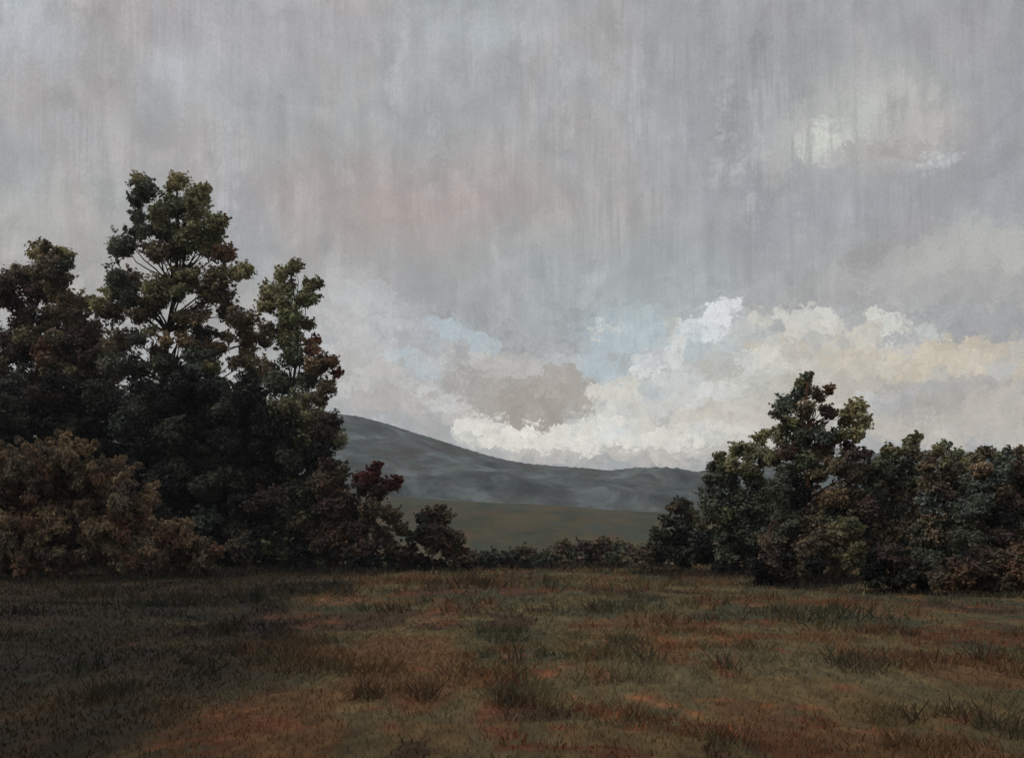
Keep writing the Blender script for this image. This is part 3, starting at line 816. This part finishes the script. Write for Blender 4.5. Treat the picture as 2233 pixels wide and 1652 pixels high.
RUST = [(740, 1310, 60, 9), (960, 1335, 50, 14), (700, 1355, 45, 10), (600, 1410, 45, 14), (265, 1415, 8, 5), (725, 1412, 40, 10), (560, 1580, 60, 16), (480, 1590, 40, 12), (890, 1532, 45, 6), (1060, 1560, 50, 18), (1080, 1600, 50, 16), (800, 1510, 30, 12),
        (1190, 1475, 40, 14), (1310, 1480, 26, 10), (1430, 1395, 40, 16), (1540, 1400, 50, 7), (1590, 1395, 22, 6), (1490, 1410, 18, 10), (1240, 1520, 24, 6), (1330, 1560, 40, 10), (1390, 1610, 30, 8), (1510, 1560, 16, 8), (1650, 1540, 40, 5), (1750, 1545, 24, 5), (1890, 1545, 26, 6),
        (2170, 1330, 10, 5), (2210, 1352, 14, 5), (2080, 1340, 50, 5), (1840, 1318, 60, 6), (1110, 1640, 60, 8), (1400, 1520, 40, 12), (620, 1620, 70, 12), (1700, 1420, 20, 6), (1580, 1450, 30, 6), (870, 1610, 50, 10)]
RUST += [(random.uniform(560, 2150), random.uniform(1380, 1640), random.uniform(20, 60), random.uniform(4, 10)) for _ in range(34)]


def meadow_tint(x, y):
    n1 = vnoise(x * .45 + 40, y * .13 + 7, 1) * .6 + vnoise(x * 1.5 + 3, y * .45 + 1, 2) * .4
    n2 = vnoise(x * .30 + 9, y * .11 + 30, 3) * .6 + vnoise(x * 1.2 + 5, y * .36 + 9, 4) * .4
    n3 = vnoise(x * .45 + 2, y * .30 + 60, 5) * .55 + vnoise(x * 1.3 + 8, y * .8 + 4, 6) * .45
    base = np.where((n1 < .38)[:, None], GP[2], np.where((n1 < .55)[:, None], GP[1], np.where((n1 < .68)[:, None], GP[0], GP[5])))
    base = np.where((n2 > .60)[:, None] & (wood_shade(x, y) < .5)[:, None], GP[3], base)
    base = np.where((n2 < .34)[:, None], GP[4], base)
    base = base * (1 - .78 * wood_shade(x, y)[:, None] * np.array((.97, .98, .92)))
    base = np.where(((n3 > .66) & (RNG.uniform(0, 1, len(x)) < .75 - wood_shade(x, y)))[:, None], GP[7], base)
    # rust-coloured growth in thin drifts
    f = np.zeros(len(x))
    for px, py, rx, ry in RUST:
        Yc = EYE * F / (py - HZ)
        f += np.exp(-((x - (px - CX) / F * Yc) / (rx * .8 * Yc / F)) ** 2 - ((y - Yc) / (ry / (py - HZ) * Yc)) ** 2)
    g = vnoise(x * 5 + 3, y * 1.6 + 8, 31) * .6 + vnoise(x * 14, y * 5, 32) * .4
    f = np.clip(f * 1.3, 0, 1) * np.clip((g - .38) / .22, 0, 1)
    red = np.where((vnoise(x * .6, y * .3, 33) > .5)[:, None], np.array((.270, .118, .056)), np.array((.205, .084, .046)))
    base = base * (1 - f[:, None]) + red * f[:, None]
    for fx, fy, hw, off in FEET:                                 # shade under the trees and bushes, painted into the tint
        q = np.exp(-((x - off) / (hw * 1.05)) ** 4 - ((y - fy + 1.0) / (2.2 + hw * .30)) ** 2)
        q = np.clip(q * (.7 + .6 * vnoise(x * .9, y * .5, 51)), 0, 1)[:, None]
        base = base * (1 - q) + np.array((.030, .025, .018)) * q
    near = np.clip((13 - y) / 4.5, 0, 1)[:, None]                # tint darker and browner close by
    base = base * (1 - near * np.array((.22, .27, .32)))
    return base


def lines(lo, hi, steps):
    """grid lines: coarse far off, finer and finer nearby"""
    out = []
    for a, b, st in steps:
        out.append(np.arange(a, b, st))
    return np.concatenate([np.linspace(lo, steps[0][0] - 5, 22)] + out + [np.linspace(steps[-1][1] + 5, hi, 22)])


meadow = link('meadow', grid_mesh('meadow', lines(-2600, 2600, [(-80, -22, .7), (-22, -8, .22), (-8, 8, .11), (8, 22, .22), (22, 80, .7)]), lines(-2600, 2600, [(-20, 6, 2.0), (6, 16, .11), (16, 30, .2), (30, 60, .5), (60, 140, 1.0)]), meadow_z), M_MEADOW)
mco = np.zeros(len(meadow.data.vertices) * 3, np.float32)
meadow.data.vertices.foreach_get('co', mco)
mco = mco.reshape(-1, 3)
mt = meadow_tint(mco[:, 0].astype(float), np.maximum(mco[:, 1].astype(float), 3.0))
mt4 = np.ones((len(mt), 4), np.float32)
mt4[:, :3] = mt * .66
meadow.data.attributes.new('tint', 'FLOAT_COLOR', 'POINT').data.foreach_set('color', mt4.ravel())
tag(meadow, None, None, None, 'structure')

STROKES = [(1290, 1405, 90, 16), (1010, 1272, 60, 8), (1075, 1280, 30, 8), (1900, 1610, 60, 40), (2040, 1600, 80, 50), (2170, 1590, 60, 50), (1080, 1545, 60, 14), (800, 1530, 50, 26), (1640, 1560, 30, 8), (590, 1292, 60, 8),
           (1400, 1440, 60, 16), (900, 1535, 90, 20), (1800, 1345, 130, 14), (330, 1600, 60, 40), (1830, 1470, 140, 18), (760, 1295, 60, 8), (480, 1375, 60, 12), (1620, 1480, 50, 14), (2100, 1450, 90, 16), (240, 1530, 60, 24)]


def strokes(x, y):
    f = np.zeros(len(x))
    for px, py, rx, ry in STROKES:
        Yc = EYE * F / (py - HZ)
        f += np.exp(-((x - (px - CX) / F * Yc) / (rx * Yc / F)) ** 2 - ((y - Yc) / (ry / (py - HZ) * Yc)) ** 2)
    return np.clip(f, 0, 1)


parts_v, parts_t = [], []
# blades thin out with distance while each grows a little coarser
for y0, y1, per, hh, ww in ((6.5, 10, 460, .045, .016), (10, 14, 360, .05, .018), (14, 24, 170, .065, .026), (24, 42, 40, .09, .040), (42, 75, 18, .14, .06), (75, 125, 8, .22, .10)):
    half = .56
    area = half * (y1 * y1 - y0 * y0)
    n = int(area * per)
    y = np.sqrt(RNG.uniform(y0 * y0, y1 * y1, n))
    x = RNG.uniform(-half, half, n) * y
    tall_ = vnoise(x * .5 + 11, y * .33 + 2, 9) * .55 + vnoise(x * 1.7, y * 1.0, 10) * .45
    k = np.clip(np.clip((tall_ - .60) / .14, 0, 1) * .8 + 1.5 * strokes(x, y) * np.clip((vnoise(x * 3.1, y * .9, 41) - .42) / .2, 0, 1), 0, 1.3)
    h = hh * RNG.uniform(.45, 1.2, n) * (1 + 2.4 * k * RNG.uniform(.5, 1.4, n))
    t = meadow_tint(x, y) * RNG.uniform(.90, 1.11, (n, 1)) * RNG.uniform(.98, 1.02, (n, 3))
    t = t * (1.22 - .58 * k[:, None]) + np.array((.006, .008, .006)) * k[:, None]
    keep = RNG.uniform(0, 1, n) < .45 + .55 * k
    x, y, h, t, n = x[keep], y[keep], h[keep], t[keep], int(keep.sum())
    parts_v.append(blades(x, y, h, ww * RNG.uniform(.6, 1.5, n), t, .7)); parts_t.append(t)
# coarse growth round the feet of trees and bushes, tinted dark as their shade
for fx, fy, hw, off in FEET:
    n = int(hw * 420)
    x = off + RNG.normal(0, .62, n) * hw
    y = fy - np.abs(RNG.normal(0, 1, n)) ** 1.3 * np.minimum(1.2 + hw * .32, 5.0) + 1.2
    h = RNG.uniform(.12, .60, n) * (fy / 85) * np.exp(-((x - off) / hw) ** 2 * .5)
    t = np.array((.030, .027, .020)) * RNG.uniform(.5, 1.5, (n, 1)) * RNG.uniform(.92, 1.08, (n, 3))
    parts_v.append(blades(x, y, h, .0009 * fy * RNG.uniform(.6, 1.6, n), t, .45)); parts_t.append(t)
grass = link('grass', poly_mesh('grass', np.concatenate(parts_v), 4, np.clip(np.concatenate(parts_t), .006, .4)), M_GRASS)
tag(grass, 'rough olive and brown meadow grass with darker taller patches', 'grass', None, 'stuff')

# ---------------------------------------------------------------- air
mh = bpy.data.materials.new('haze_air')
mh.use_nodes = True
hn, hl = mh.node_tree.nodes, mh.node_tree.links
hn.clear()
pv = hn.new('ShaderNodeVolumePrincipled')
pv.inputs['Color'].default_value = (.84, .92, 1.0, 1)
pv.inputs['Density'].default_value = 1.15e-4
ho = hn.new('ShaderNodeOutputMaterial')
hl.new(pv.outputs[0], ho.inputs['Volume'])
x0, x1, y0, y1, z0, z1 = -2700., 2700., -2700., 2700., -8., 330.
me = bpy.data.meshes.new('haze')
me.from_pydata([(x, y, z) for z in (z0, z1) for y in (y0, y1) for x in (x0, x1)], [],
               [(0, 2, 3, 1), (4, 5, 7, 6), (0, 1, 5, 4), (2, 6, 7, 3), (0, 4, 6, 2), (1, 3, 7, 5)])
haze = link('haze', me, mh)
tag(haze, None, None, None, 'stuff')
